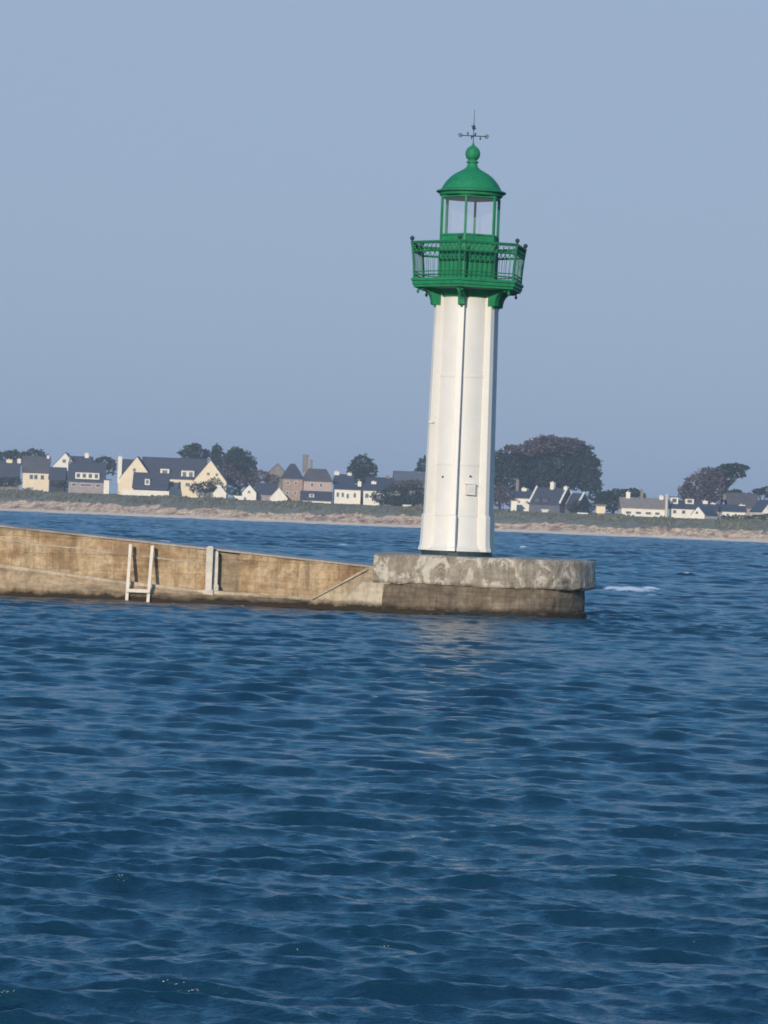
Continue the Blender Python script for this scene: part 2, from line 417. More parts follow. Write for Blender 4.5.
def tree(name, label, cat, blobs, base, off, mat='fol_dark', group=None, trunkpx=None, leaf=.75, dens=1.0, flat=1.0, limbs=3, extra=None, ymul=.8):
    """blobs: (px, py, rx, ry) clumps; base: (px, py) foot of the trunk"""
    Y = shoreY(base[0]) + off
    foot = at(base[0], base[1], Y); foot.z = ground_z(foot.x, foot.y) - .2
    root = thing(name, label, cat, foot, group)
    tb = MB(); fork = foot.lerp(at(blobs[0][0], blobs[0][1], Y), .55)
    tr = .45 if name != 'shrub' else .12
    tb.tube(foot, fork, tr, tr * .7)
    for k, (cx, cy, rx, ry) in enumerate(blobs[:6]):
        tb.tube(fork, at(cx, cy, Y), tr * .55, tr * .15, 6)
        if k < limbs:
            for s in (-1, 1): tb.tube(fork.lerp(at(cx, cy, Y), .5), at(cx + s * rx * .6, cy - ry * .4, Y), tr * .3, tr * .1, 5)
    mesh_obj('trunk', tb, M['bark'], root)
    mesh_obj('crown', crown_mb(blobs, Y, dens, leaf, flat, ymul), M[mat], root)
    if extra:
        o = mesh_obj('crown', crown_mb(extra[1], Y - 5, dens, leaf, flat, ymul), M[extra[0]], root)
        o['label'] = extra[2]
    return root
TG = 'trees behind the far beach houses'
tree('tree', 'low dark tree at the left edge behind the slate house with cream chimney', 'tree', [(4, 460, 13, 9), (14, 457, 8, 7), (-8, 462, 10, 10)], (6, 486), 120, group=TG)
tree('tree', 'dark rounded tree rising behind the cream cottage with slate roof', 'tree', [(34, 457, 12, 8), (24, 459, 8, 7), (44, 461, 7, 7)], (33, 486), 120, group=TG)
tree('tree', 'small dark tree right behind the grey house with the white dormer', 'tree', [(104, 463, 9, 7), (97, 465, 6, 5), (112, 467, 5, 8)], (104, 488), 130, group=TG)
tree('pine_tree', 'flat topped dark pine above the roof of the long cream farmhouse', 'pine tree', [(191, 449, 8, 4.5), (184, 453, 7, 2.5), (201, 454, 10, 6), (196, 446, 5, 3), (191, 460, 10, 7), (215, 455, 4, 9)], (195, 486), 110, group=TG, flat=.5)
tree('tree', 'slender dark tree between the flat pine and the big round tree', 'tree', [(217, 450, 5, 6), (216, 458, 6, 8), (222, 460, 6, 8)], (217, 488), 100, group=TG)
tree('tree', 'big round dark tree with a brownish bare side next to the farmhouse gable', 'tree', [(239, 463, 15, 14), (236, 455, 9, 8), (247, 470, 11, 12), (230, 470, 10, 12), (250, 480, 9, 8)], (240, 492), 90, group=TG,
     extra=('fol_brown', [(230, 474, 9, 11), (238, 481, 9, 8)], 'brownish bare twigs on the near side of the crown'))
tree('tree', 'round dark tree standing alone above the white bungalow', 'tree', [(362, 465, 12, 10), (356, 471, 9, 8), (370, 471, 8, 9), (362, 478, 12, 6)], (362, 500), 110, group=TG)
tree('tree', 'dark tree just left of the lighthouse shaft on the far shore', 'tree', [(424, 468, 8, 11), (420, 475, 6, 9), (432, 474, 9, 13)], (425, 503), 90, group=TG)
tree('tree', 'low dark tree by the right foot of the lighthouse shaft, left of the great tree', 'tree', [(497, 462, 15, 12), (509, 465, 14, 13), (490, 475, 14, 15), (512, 480, 16, 12), (496, 486, 10, 10)], (500, 506), 100, group=TG, leaf=.85,
     extra=('fol_brown', [(497, 494, 9, 8), (512, 448, 8, 3)], 'brownish twigs among the dark foliage'))
tree('cypress_tree', 'largest spreading tree on the far shore with brown top and ragged right edge', 'cypress tree',
     [(557, 465, 32, 24), (535, 466, 22, 20), (582, 470, 17, 18), (573, 452, 20, 12), (592, 462, 9, 5), (595, 474, 7, 4), (596, 482, 6, 3), (590, 487, 12, 5), (548, 480, 30, 13)], (555, 510), 120, group=TG, leaf=.9,
     extra=('fol_brown', [(550, 446, 27, 10), (524, 452, 13, 7), (572, 444, 10, 6)], 'purplish brown twigs over the top of the crown'))
tree('cypress_tree', 'windswept tree with brown bare left side and dark flat top leaning right', 'cypress tree',
     [(735, 467, 14, 3.5), (724, 471, 12, 5), (738, 474, 8, 4), (714, 478, 12, 8), (727, 480, 8, 6), (741, 470, 5, 2.5)], (715, 514), 100, group=TG, flat=.5,
     extra=('fol_brown', [(699, 486, 16, 13), (709, 478, 15, 11), (688, 493, 10, 10), (714, 491, 12, 12), (700, 499, 16, 8)], 'brown bare twigs on the windward side'))
tree('tree', 'dark low tree at the right edge of the photo behind the last white house', 'tree', [(759, 492, 7, 3.5), (768, 491, 8, 4.5), (776, 497, 9, 6)], (765, 518), 90, group=TG, flat=.5)
tree('tree', 'low dark trees clump left of the long tan roofed house', 'tree', [(618, 495, 14, 6), (632, 493, 9, 5), (605, 498, 9, 7), (596, 496, 8, 5), (640, 497, 6, 6), (615, 503, 22, 8)], (612, 514), 80, group=TG)
tree('tree', 'dark tree peeking between the windswept tree and the right edge', 'tree', [(736, 494, 8, 5), (748, 499, 9, 6), (727, 497, 6, 7)], (740, 517), 90, group=TG)
SG = 'shrubs and hedges between the far houses'
def shrub(label, blobs, base, off, mat='fol_dark'): tree('shrub', label, 'shrub', blobs, base, off, mat, SG, leaf=.5, dens=1.5, limbs=1)
shrub('dark shrub below the cream farmhouse dormer, left of its right gable', [(206, 487, 10, 6), (196, 488, 7, 5), (215, 485, 8, 7)], (205, 493), 42)
shrub('brownish shrub row in front of the stone house gable', [(262, 476, 9, 6), (272, 480, 8, 6), (254, 481, 7, 5)], (264, 496), 60, 'fol_brown')
shrub('dark shrub under the low carport left of the grey house', [(57, 484, 8, 4), (66, 485, 5, 3)], (58, 488), 40)
shrub('wide dark hedge left of the lighthouse in front of the low grey roof', [(381, 497, 10, 7), (395, 493, 13, 9), (411, 492, 12, 9), (424, 496, 9, 9), (400, 501, 22, 5)], (400, 507), 42)
shrub('brown tinged bushes above the wide dark hedge left of the lighthouse', [(400, 486, 12, 6), (414, 485, 10, 6), (388, 489, 7, 5)], (402, 506), 60, 'fol_brown')
shrub('green hedge in front of the white house at the right edge', [(757, 518, 10, 3.5), (742, 518, 10, 3), (768, 518, 9, 4), (728, 518, 8, 2.5)], (752, 521), 34, 'fol_green')
shrub('brown twiggy bush right of the lighthouse foot', [(504, 494, 8, 8), (498, 500, 7, 7), (510, 501, 6, 6)], (503, 508), 48, 'fol_brown')
shrub('green bush by the small white gable below the farmhouse', [(232, 491, 6, 4), (238, 493, 5, 4)], (234, 497), 40, 'fol_green')
shrub('dark bush right of the pale slate house copings', [(580, 505, 9, 5), (590, 507, 6, 5), (572, 508, 6, 4)], (580, 513), 44)
shrub('dark bushes in front of the leftmost slate house', [(5, 482, 10, 5), (15, 482, 7, 5), (-5, 482, 8, 5)], (5, 488), 40)

# ------------------------------------------------------------------ houses
def frame_of(px, off, yaw=0.0):
    Y = shoreY(px) + off
    return Y
def house(name, label, cat, x0, x1, yb, ye, yr, off, wall, roof, kind='side', depth=8.0, yaw=0.0, wins=(), chim=(), dorm=(), cope=None, door=None, group='houses along the far shore', hip=0.0, over=.35):
    xc = (x0 + x1) / 2; Y = shoreY(xc) + off
    g = lambda px, py: at(px, py, Y)
    c = g(xc, yb); hw = (x1 - x0) / 2 * Y / F
    zb = ground_z(c.x, c.y + depth / 2) - .6; zb = min(zb, c.z - .2)
    ze = g(xc, ye).z; zr = g(xc, yr).z
    dz = CM  # roll is folded in by at(); heights are taken on the centre column
    cc = Vector((c.x, Y + depth / 2, 0)); ca, sa = math.cos(yaw), math.sin(yaw)
    def L(p):        # local metres (x right, y inland from the front, z up) to world
        x, y = p[0], p[1] - depth / 2
        return (cc.x + x * ca - y * sa, cc.y + x * sa + y * ca, p[2])
    def lx(px): return g(px, ye).x - c.x
    def lz(px, py): return g(px, py).z - (g(px, ye).z - ze) * 1.0
    root = thing(name, label, cat, (cc.x, cc.y, zb), group)
    w = MB()
    if kind == 'side':      # ridge across the view
        w.box((-hw, 0, zb), (hw, depth, ze), L)
        if not hip:
            for s in (-1, 1):
                w.add([L(p) for p in [(s * hw, 0, ze), (s * hw, depth, ze), (s * hw, depth / 2, zr - .15), (s * (hw - .3), 0, ze), (s * (hw - .3), depth, ze), (s * (hw - .3), depth / 2, zr - .15)]],
                      [(0, 1, 2), (3, 5, 4), (0, 2, 5, 3), (1, 4, 5, 2)])
        mesh_obj('wall', w, M[wall], root)
        r = MB(); o = over; t = .22; k = (zr - ze) / (depth / 2); hr = hw - hip
        A = [(-hw - o, -o, ze - k * o), (hw + o, -o, ze - k * o), (hw + o, depth + o, ze - k * o), (-hw - o, depth + o, ze - k * o)]
        rid = [(-hr - (o if not hip else 0), depth / 2, zr), (hr + (o if not hip else 0), depth / 2, zr)]
        up = A + rid; lo = [(x, y, z - t) for x, y, z in up]
        r.add([L(p) for p in up + lo], [(0, 1, 5, 4), (2, 3, 4, 5), (1, 2, 5), (3, 0, 4), (6, 10, 11, 7), (8, 11, 10, 9), (0, 6, 7, 1), (2, 8, 9, 3)] + ([(7, 11, 8), (9, 10, 6)] if hip else [(7, 11, 8), (9, 10, 6)]))
    elif kind == 'front':   # gable towards the camera
        w.add([L(p) for p in [(-hw, 0, zb), (hw, 0, zb), (hw, 0, ze), (0, 0, zr - .1), (-hw, 0, ze), (-hw, depth, zb), (hw, depth, zb), (hw, depth, ze), (0, depth, zr - .1), (-hw, depth, ze)]],
              [(0, 1, 2, 3, 4), (9, 8, 7, 6, 5), (0, 5, 6, 1), (1, 6, 7, 2), (4, 9, 5, 0), (2, 7, 8, 3), (3, 8, 9, 4)])
        mesh_obj('wall', w, M[wall], root)
        r = MB(); o = over * .6; k = (zr - ze) / hw; t = .22
        for s in (-1, 1):
            a = [(0, -.1, zr + .1), (s * (hw + o), -.1, ze - k * o + .1), (s * (hw + o), depth + o, ze - k * o + .1), (0, depth + o, zr + .1)]
            r.add([L(p) for p in a + [(x, y, z - t) for x, y, z in a]], [(0, 1, 2, 3), (7, 6, 5, 4), (0, 4, 5, 1), (1, 5, 6, 2), (2, 6, 7, 3)])
    else:                   # flat roof
        w.box((-hw, 0, zb), (hw, depth, ze), L); mesh_obj('wall', w, M[wall], root)
        r = MB(); r.box((-hw - over, -over, ze + .002), (hw + over, depth + over, max(zr, ze + .2)), L)
    ro = mesh_obj('roof', r, M[roof], root)
    for q in chim:
        a, b, yt, mt = q[:4]; ylow = q[4] if len(q) > 4 else None
        zt = lz((a + b) / 2, yt); z0 = lz((a + b) / 2, ylow) if ylow else min(zr - 1.2, zt - 1.5); yy = (depth / 2) if kind != 'flat' else depth / 2
        if ylow and kind == 'side': yy = depth / 2
        cb = MB(); xa, xb = lx(a), lx(b); cb.box((xa, yy - .55, z0), (xb, yy + .55, zt - .2), L); cb.box((xa - .08, yy - .63, zt - .2), (xb + .08, yy + .63, zt), L)
        cb.box(((xa * .6 + xb * .4) - .12, yy - .12, zt), ((xa * .6 + xb * .4) + .12, yy + .12, zt + .3), L)
        mesh_obj('chimney', cb, M[mt], ro)
    for (a, b, y0, y1, mt, panes) in dorm:
        xa, xb = lx(a), lx(b); z1, z0 = lz((a + b) / 2, y0), lz((a + b) / 2, y1)
        fr = max(.25, (z0 - ze) / ((zr - ze) / (depth / 2)) - .1) if zr > ze else .3
        db = MB(); db.box((xa, fr, z0), (xb, depth / 2, z1), L); do = mesh_obj('dormer', db, M[mt], root)
        rb = MB(); rb.box((xa - .2, fr - .25, z1 + .003), (xb + .2, depth / 2, z1 + .2), L); mesh_obj('roof', rb, M[roof], do)
        for i in range(panes):
            u0 = xa + (xb - xa) * (i + .22) / panes; u1 = xa + (xb - xa) * (i + .78) / panes
            pb = MB(); pb.box((u0, fr - .05, z0 + (z1 - z0) * .2), (u1, fr + .05, z1 - (z1 - z0) * .2), L); mesh_obj('pane', pb, M['pane'], do)
    for (px, py, ww, hh) in wins:
        x = lx(px); z = lz(px, py); s = Y / F; a = ww * s / 2; b = hh * s / 2
        wb = MB(); wb.box((x - a, -.06, z - b), (x + a, .05, z + b), L); wo = mesh_obj('window', wb, M['frame'], root)
        pb = MB(); f = min(.14, a * .3)
        pb.box((x - a + f, -.1, z - b + f), (x + a - f, -.05, z + b - f), L); mesh_obj('pane', pb, M['pane'], wo)
    if door:
        x = lx(door[0]); s = Y / F
        db = MB(); db.box((x - door[1] * s / 2, -.07, zb + .3), (x + door[1] * s / 2, .05, lz(door[0], door[2])), L); mesh_obj('door', db, M['dark_wood'], root)
    if cope:   # raised gable parapets
        for s in (-1, 1):
            cb = MB(); t = .5; e = .35; k = (zr - ze) / (depth / 2)
            P = [(0, ze), (depth / 2, zr), (depth, ze)]
            lo = [(y, z - .3) for y, z in P]; hi = [(y, z + e) for y, z in P]
            ring = hi + lo[::-1]
            xa, xb = (s * hw - t / 2, s * hw + t / 2)
            cb.add([L((xa, y, z)) for y, z in ring] + [L((xb, y, z)) for y, z in ring],
                   [(0, 1, 4, 5), (1, 2, 3, 4), (11, 10, 7, 6), (10, 9, 8, 7)] + [(i, (i + 1) % 6, 6 + (i + 1) % 6, 6 + i) for i in range(6)])
            mesh_obj('gable_coping', cb, M[cope], ro)
    return root

house('house', 'dark slate house at the left edge with a cream chimney breast', 'house', -14, 17, 488, 480, 460, 60, 'greystone', 'slate', 'side', 9, .1,
      chim=[(4, 10, 459, 'cream', 472), (15, 18.5, 458, 'whitewash')], wins=[(8, 483, 5, 4)])
house('cottage', 'cream cottage under a steep slate roof, second house from the left edge', 'house', 21, 47, 487, 471, 456, 58, 'cream', 'slate_brown', 'side', 8, .12,
      chim=[(45, 47.5, 455, 'whitewash')], wins=[(30, 477, 4, 5), (34.5, 477, 4, 5), (41, 477, 4, 5)], dorm=())
house('house', 'white gabled house behind the grey house with dormer', 'house', 52, 76, 487, 466, 452.5, 85, 'whitewash', 'slate', 'front', 9, 0, wins=[(64, 461, 4, 4)])
house('house', 'slate roofed wing with white chimney to the right of the white gable', 'house', 70, 90, 487, 466, 456, 95, 'whitewash', 'slate', 'side', 7, 0, chim=[(83.5, 87.5, 453, 'whitewash')])
house('carport', 'low dark shed between the cream cottage and the grey house', 'shed', 49, 64, 489, 478, 467, 52, 'dark_wood', 'slate', 'side', 6, 0, wins=[(56, 481, 5, 3)])
house('house', 'grey house with slate roof and a long white four pane dormer', 'house', 67, 103, 493, 480, 462, 44, 'mauve', 'slate', 'side', 9, .08,
      dorm=[(74, 98, 472.5, 479, 'whitewash', 4)], wins=[(73, 485, 5, 3.5), (85, 485, 12, 3), (97, 485, 5, 3.5)], chim=[(67, 69, 458, 'greystone')])
house('outbuilding', 'small white block at the right end of the grey dormer house', 'outbuilding', 103.5, 109, 492, 480, 479.2, 43, 'whitewash', 'slate', 'flat', 3)
house('farmhouse', 'long cream farmhouse with slate roof and two white dormers', 'house', 141, 204, 492, 477, 457.5, 62, 'cream', 'slate', 'side', 10, 0,
      dorm=[(160, 169, 469, 476.5, 'whitewash', 1), (181, 194, 470, 477.5, 'whitewash', 2)], wins=[(172, 484, 5, 6), (180, 485, 3, 8), (188, 484, 5, 4)], chim=[(156, 160, 467, 'mauve')])
house('side_wing', 'short slate roofed wing tucked between the tall white chimney and left farmhouse gable', 'house', 118, 142, 489, 474, 459, 64, 'cream', 'slate', 'side', 9, 0)
house('gable_wing', 'left cream gable of the long farmhouse with tall white chimney', 'house', 119.5, 152, 489, 478, 456.5, 52, 'cream', 'slate', 'front', 12, 0,
      wins=[(134, 470, 3.6, 4)], chim=[(116, 120, 457, 'whitewash', 484)])
house('gable_wing', 'right cream gable of the long farmhouse with two small windows', 'house', 193, 226, 492, 481, 460, 50, 'cream', 'slate', 'front', 12, 0,
      wins=[(208, 474, 3.4, 3.4), (216.5, 474.5, 3, 3.4)])
house('annex', 'dark low annex roof in front of the left farmhouse gable', 'house', 133, 167, 491, 487, 472.5, 44, 'dark_wood', 'slate', 'side', 8, 0, dorm=[(144.5, 149.5, 479, 485, 'whitewash', 1)])
house('garden_wall', 'low white garden wall in front of the dark annex', 'wall', 122, 169, 493, 491, 490.4, 33, 'whitewash', 'whitewash', 'flat', .5, over=.02)
house('cottage', 'tiny white gabled cottage with chimney below the right farmhouse gable', 'cottage', 213, 226, 497, 493, 486, 36, 'whitewash', 'whitewash', 'front', 5, 0, chim=[(217, 221, 485.5, 'whitewash')])
house('cottage', 'white gabled cottage with dark roof running to its right', 'cottage', 242, 256, 498, 492, 484.5, 38, 'whitewash', 'slate', 'front', 7, 0, wins=[(249, 492, 3, 3)])
house('cottage', 'dark roofed cottage between two small white gables', 'cottage', 255, 276, 499, 493, 483, 46, 'mauve', 'slate', 'side', 6)
house('cottage', 'pointed white gable left of the stone house', 'cottage', 270, 287, 500, 498, 488, 36, 'whitewash', 'whitewash', 'front', 5, 0)
house('garden_wall', 'short white wall piece left of the small white gables', 'wall', 234, 244, 499, 496.5, 496, 34, 'whitewash', 'whitewash', 'flat', .6, over=.02)
house('house', 'brown stone gable behind the tan stone house', 'house', 264, 288, 498, 476, 463.5, 90, 'greystone', 'slate', 'front', 9, 0)
house('stone_house', 'tall tan stone house under a pointed slate roof', 'house', 281, 301, 501, 476.5, 463.5, 50, 'stone', 'slate', 'side', 6, .1, hip=2.2,
      wins=[(287, 483, 3, 3.6), (295, 483, 3, 3.6), (287, 493, 3, 3.6), (295, 493, 3, 3.6)], chim=[(302, 307.5, 454, 'greystone', 472), (309.5, 312, 459, 'greystone', 472)])
house('stone_house', 'pinkish wing with slate roof right of the tan stone house', 'house', 302, 330, 500, 479.5, 468.5, 54, 'pinkwall', 'slate_brown', 'side', 7, .1, hip=1.5, wins=[(311, 485, 3, 4), (320, 485, 3, 4)])
house('veranda', 'low dark roofed veranda with pale base before the pinkish wing', 'house', 301, 331, 503, 499, 491, 42, 'whitewash', 'slate', 'side', 5, 0, dorm=[(309, 314, 494, 497.5, 'frame', 1)])
house('bungalow', 'long white bungalow with several windows under a dark roof', 'house', 334, 360, 505, 488.5, 484, 46, 'whitewash', 'slate', 'side', 7, 0,
      wins=[(338, 495, 3, 5), (343, 495, 3, 5), (348, 496, 3, 5), (355, 495, 3, 5)])
house('bungalow', 'white bungalow wing right of the dark gap, left of the wide dark hedge', 'house', 363, 387, 505, 489.5, 483, 48, 'whitewash', 'slate', 'side', 7, 0,
      wins=[(367, 496, 4, 5), (375, 497, 5, 4)], chim=[(371, 376, 481.5, 'whitewash'), (357.5, 361, 482, 'whitewash')])
house('house', 'slate roofed house with white gable bits behind the long bungalow', 'house', 334, 352, 500, 483, 474, 75, 'mauve', 'slate', 'side', 8, .1, chim=[(333.5, 338.5, 471.5, 'whitewash'), (347, 351, 472.5, 'whitewash')])
house('house', 'white walled house with dark roof behind the bungalow wing', 'house', 366, 390, 500, 484, 477, 78, 'whitewash', 'slate', 'side', 8, .1, chim=[(386, 389, 475, 'greystone')])
house('house', 'low grey roofed house just left of the lighthouse shaft', 'house', 393, 426, 505, 483, 471, 75, 'mauve', 'slate_pale', 'side', 9, .05, chim=[(417, 421, 472, 'greystone')])
house('hut', 'tiny white hut in front of the wide dark hedge', 'hut', 403.5, 410, 510.5, 506, 504.8, 30, 'whitewash', 'whitewash', 'flat', 2)
house('house', 'white house with dark roof just right of the lighthouse foot', 'house', 514, 535, 508, 497, 490, 52, 'whitewash', 'slate', 'side', 7, -.15,
      wins=[(521, 502, 3, 3), (529, 502, 3, 3)], chim=[(516, 519, 480, 'greystone', 492), (522, 527, 488, 'whitewash')])
house('garage', 'small white garage in front of the white house by the lighthouse foot', 'garage', 511, 516.5, 508, 500.5, 499.5, 42, 'whitewash', 'slate', 'flat', 3)
house('slate_house', 'slate roofed house with slanting white gable copings below the great tree', 'house', 535, 569, 510, 503, 487.5, 44, 'slate_pale', 'slate', 'side', 9, -.5,
      cope='whitewash', dorm=[(541, 546, 499, 504.5, 'slate_pale', 1), (550, 555, 499.5, 505, 'slate_pale', 1)], chim=[(551, 555, 482, 'whitewash'), (566, 570, 486, 'whitewash')])
house('slate_house', 'narrow slate house with one slanting white coping right of the larger one', 'house', 571, 585, 511, 505, 493, 48, 'slate_pale', 'slate', 'side', 8, -.5, cope='whitewash')
house('hut', 'round topped white hut on the grass below the slate house', 'hut', 542, 547.5, 515.5, 510.5, 509.5, 31, 'whitewash', 'whitewash', 'flat', 2)
house('garden_wall', 'low white wall on the grass right of the slate houses', 'wall', 577, 588, 515.5, 513.4, 512.9, 34, 'whitewash', 'whitewash', 'flat', .6, over=.02)
house('outbuilding', 'cream flat roofed block beside the low dark trees', 'outbuilding', 596, 605, 516, 506, 504.5, 40, 'cream', 'greystone', 'flat', 4)
house('longhouse', 'long house with weathered tan roof and pale wall band', 'house', 620.5, 664, 519, 507, 497.5, 46, 'whitewash', 'tile_tan', 'side', 8, .04,
      wins=[(628, 513, 6, 3), (638, 513, 6, 3), (648, 513, 6, 3), (657, 513, 5, 3)], chim=[(626.5, 630.5, 492.5, 'whitewash'), (641, 643.5, 489.5, 'greystone'), (660, 664, 495, 'whitewash')])
house('house', 'white walled house with two white dormers right of the long tan roof', 'house', 668, 697, 519, 507.5, 500, 50, 'whitewash', 'slate', 'side', 8, .05,
      dorm=[(670.5, 678, 497.5, 504, 'whitewash', 1), (685.5, 694, 498.5, 503.5, 'whitewash', 1)], wins=[(674, 512, 4, 4), (683, 512, 4, 4)])
house('house', 'white gable under slanting dark roofs left of the last white house', 'house', 699, 713, 520, 514, 506.5, 42, 'whitewash', 'slate', 'front', 9, -.5, wins=[(705, 513, 3, 3)])
house('house', 'slate roofed house behind the slanting white gable', 'house', 696, 722, 518, 510, 503, 60, 'mauve', 'slate', 'side', 8, -.2, chim=[(704, 709, 501, 'whitewash'), (712, 717, 503, 'whitewash')])
house('house', 'white house with tall right chimney near the right edge', 'house', 722, 745, 521, 510.5, 504.5, 42, 'whitewash', 'slate', 'side', 7, 0, wins=[(728, 515, 3, 3), (736, 515, 3, 3)], chim=[(740, 746, 504.5, 'whitewash', 512)])
house('house', 'dark slate roof with chimney behind the last white houses', 'house', 728, 757, 517, 506, 493, 75, 'mauve', 'slate_brown', 'side', 8, 0, chim=[(724, 728, 495, 'greystone')])
house('house', 'white gabled house at the right edge of the photo', 'house', 757, 775, 521, 511, 500, 44, 'whitewash', 'slate', 'front', 8, .3, wins=[(764, 508, 3, 3)])
# a utility pole next to the long house
def pole():
    Y = shoreY(666) + 42; a = at(666, 520, Y); b = at(667, 494, Y)
    r = thing('utility_pole', 'pale grey utility pole between the long tan roof and the dormer house', 'pole', (a.x, a.y, a.z))
    mesh_obj('pole', MB().tube((a.x, a.y, a.z - .8), (a.x, a.y, b.z), .42, .35), M['post_conc'], r, True)
    mesh_obj('crossarm', MB().box((a.x - .9, a.y - .08, b.z - .9), (a.x + .9, a.y + .08, b.z - .72)), M['greystone'], r)
pole()

# ------------------------------------------------------------------ jetty
YT = 160.0 + DYJ                                           # distance of the lighthouse axis
TC = at(456.9, 551, YT); TX, TY = TC.x, YT
def jit(p, a=.02, s=1.7):
    v = Vector(p); return (v.x + a * noise.noise(v * s), v.y + a * 2 * noise.noise(v * s + Vector((9, 3, 1))), v.z + a * noise.noise(v * s + Vector((4, 7, 2))))
def top_z(x):     # crown of the jetty wall: falls towards the lighthouse
    x0 = at(0, 525, (158.6 + DYJ)); x1 = at(371, 565.5, (158.6 + DYJ))
    t = (x - x0.x) / (x1.x - x0.x)
    return min(x0.z + (x1.z - x0.z) * t, 2.35)
def ledge_z(x):
    P = [(at(0, 566, (157.7 + DYJ))), (at(128, 583, (157.7 + DYJ))), (at(206, 592, (157.7 + DYJ))), (at(320, 600.5, (157.7 + DYJ))), (at(400, 606, (157.7 + DYJ)))]
    if x <= P[0].x: return min(P[0].z + (P[0].x - x) * .08, 1.3)
    for a, b in zip(P, P[1:]):
        if x <= b.x: return a.z + (b.z - a.z) * (x - a.x) / (b.x - a.x)
    return P[-1].z
jx0, jx1 = -46.0, at(376, 560, (158.8 + DYJ)).x
jetty = thing('jetty', 'long low weathered ochre concrete jetty leading out to the lighthouse', 'jetty', (jx0 * .3, YT, 0))
rx0, rx1 = at(218, 560, (158.6 + DYJ)).x, at(240, 560, (158.6 + DYJ)).x
def wall_piece(xa, xb, yf, yb_, zlo, ztop, n=None, jf=.02, crack=False):
    n = n or max(2, int((xb - xa) / .22)); mb = MB(); rings = []
    for i in range(n + 1):
        x = xa + (xb - xa) * i / n; zt = ztop(x); zz = zlo(x) if callable(zlo) else zlo
        col = []
        m = 9
        for j in range(m + 1):
            z = zz + (zt - zz) * j / m; y = yf
            col.append(jit((x, y, z), jf))
        col.append(jit((x, yf + .05, zt + .02), jf * .5)); col.append((x, yb_, zt + .02)); col.append((x, yb_, zz))
        rings.append(col)
    mb.loops(rings); return mb
mesh_obj('wall', wall_piece(jx0, rx0, (158.6 + DYJ), (161.6 + DYJ), -1.5, lambda x: top_z(x) - .07), M['wall_conc'], jetty)
mesh_obj('wall', wall_piece(rx1, jx1, (158.6 + DYJ), (161.6 + DYJ), -1.5, lambda x: top_z(x) - .07), M['wall_conc'], jetty)
o = mesh_obj('recess_wall', wall_piece(rx0 + .003, rx1 - .003, (158.68 + DYJ), (161.5 + DYJ), -1.5, lambda x: top_z(x) - .1), M['recess'], jetty); o['label'] = 'dark grey stone blocks set back in the wall'
cp = MB(); rings = []
n = 180
for i in range(n + 1):
    x = jx0 + (jx1 - jx0 + .25) * i / n; z = top_z(x); e = .025 * noise.noise(Vector((x * 1.3, 1, 1)))
    rings.append([(x, (158.55 + DYJ) + e, z - .055), (x, (158.55 + DYJ) + e, z - .01 + e * .5), (x, (158.6 + DYJ) + e, z + e * .5), (x, (161.65 + DYJ), z), (x, (161.65 + DYJ), z - .055)])
cp.loops(rings); mesh_obj('coping', cp, M['coping'], jetty)
# the lower weathered half of the wall face stands a little proud under a ragged lip
lip = MB(); rings = []
for i in range(121):
    x = jx0 + (rx0 - .05 - jx0) * i / 120; z = (top_z(x) * .62 + ledge_z(x) * .38) + .05 * noise.noise(Vector((x * .8, 0, 0))) + .03 * noise.noise(Vector((x * 3, 0, 0)))
    y = (158.6 + DYJ) - .06
    rings.append([jit((x, y, -.5), .02), jit((x, y, z * .5), .02), jit((x, y, z), .02), jit((x, (158.7 + DYJ), z + .05), .01), (x, (158.7 + DYJ), -.5)])
lip.loops(rings); mesh_obj('plinth', lip, M['wall_conc'], jetty)
lx1 = at(384, 606, (157.5 + DYJ)).x; x_st = at(316, 600, (157.9 + DYJ)).x
lg = MB(); rings = []
n = 240
for i in range(n + 1):
    x = jx0 + (lx1 - jx0) * i / n; z = ledge_z(x); e = .05 * noise.noise(Vector((x * .9, 2, 0))) + .02 * noise.noise(Vector((x * 4, 2, 0)))
    zf = max(z * .40 - .02, .10)
    rings.append([(x, (157.7 + DYJ), -1.2), jit((x, (157.75 + DYJ) + e, zf - .18)), jit((x, (157.8 + DYJ) + e, zf)), jit((x, (158.0 + DYJ) + e, zf + (z - zf) * .33)), jit((x, (158.22 + DYJ), z - .04)), jit((x, (158.35 + DYJ), z)), (x, (158.75 + DYJ), z + .02), (x, (158.75 + DYJ), -1.2)])
lg.loops(rings); mesh_obj('ledge', lg, M['ledge_conc'], jetty)
le = MB(); rings = []
for i in range(n + 1):
    x = jx0 + (x_st - jx0) * i / n; z = ledge_z(x); e = .03 * noise.noise(Vector((x * 1.5, 7, 0)))
    rings.append([jit((x, yy, zz), .015) for yy, zz in (((158.22 + DYJ), z - .09 + e), ((158.20 + DYJ), z + .03 + e), ((158.42 + DYJ), z + .035 + e), ((158.42 + DYJ), z - .09))])
le.loops(rings); mesh_obj('ledge_edge', le, M['pale_conc'], jetty)
ls = MB(); rings = []
for i in range(241):
    x = jx0 + (rx0 - .05 - jx0) * i / 240; z = (top_z(x) * .62 + ledge_z(x) * .38) + .05 * noise.noise(Vector((x * .8, 0, 0))) + .03 * noise.noise(Vector((x * 3, 0, 0)))
    t_ = max(.004, .03 + .05 * noise.noise(Vector((x * 1.1, 8, 0))))
    rings.append([jit((x, yy, zz), .012) for yy, zz in (((158.52 + DYJ), z + .002), ((158.52 + DYJ), z + t_), ((158.7 + DYJ), z + t_ + .03), ((158.7 + DYJ), z))])
ls.loops(rings); mesh_obj('lip', ls, M['pale_conc'], jetty)
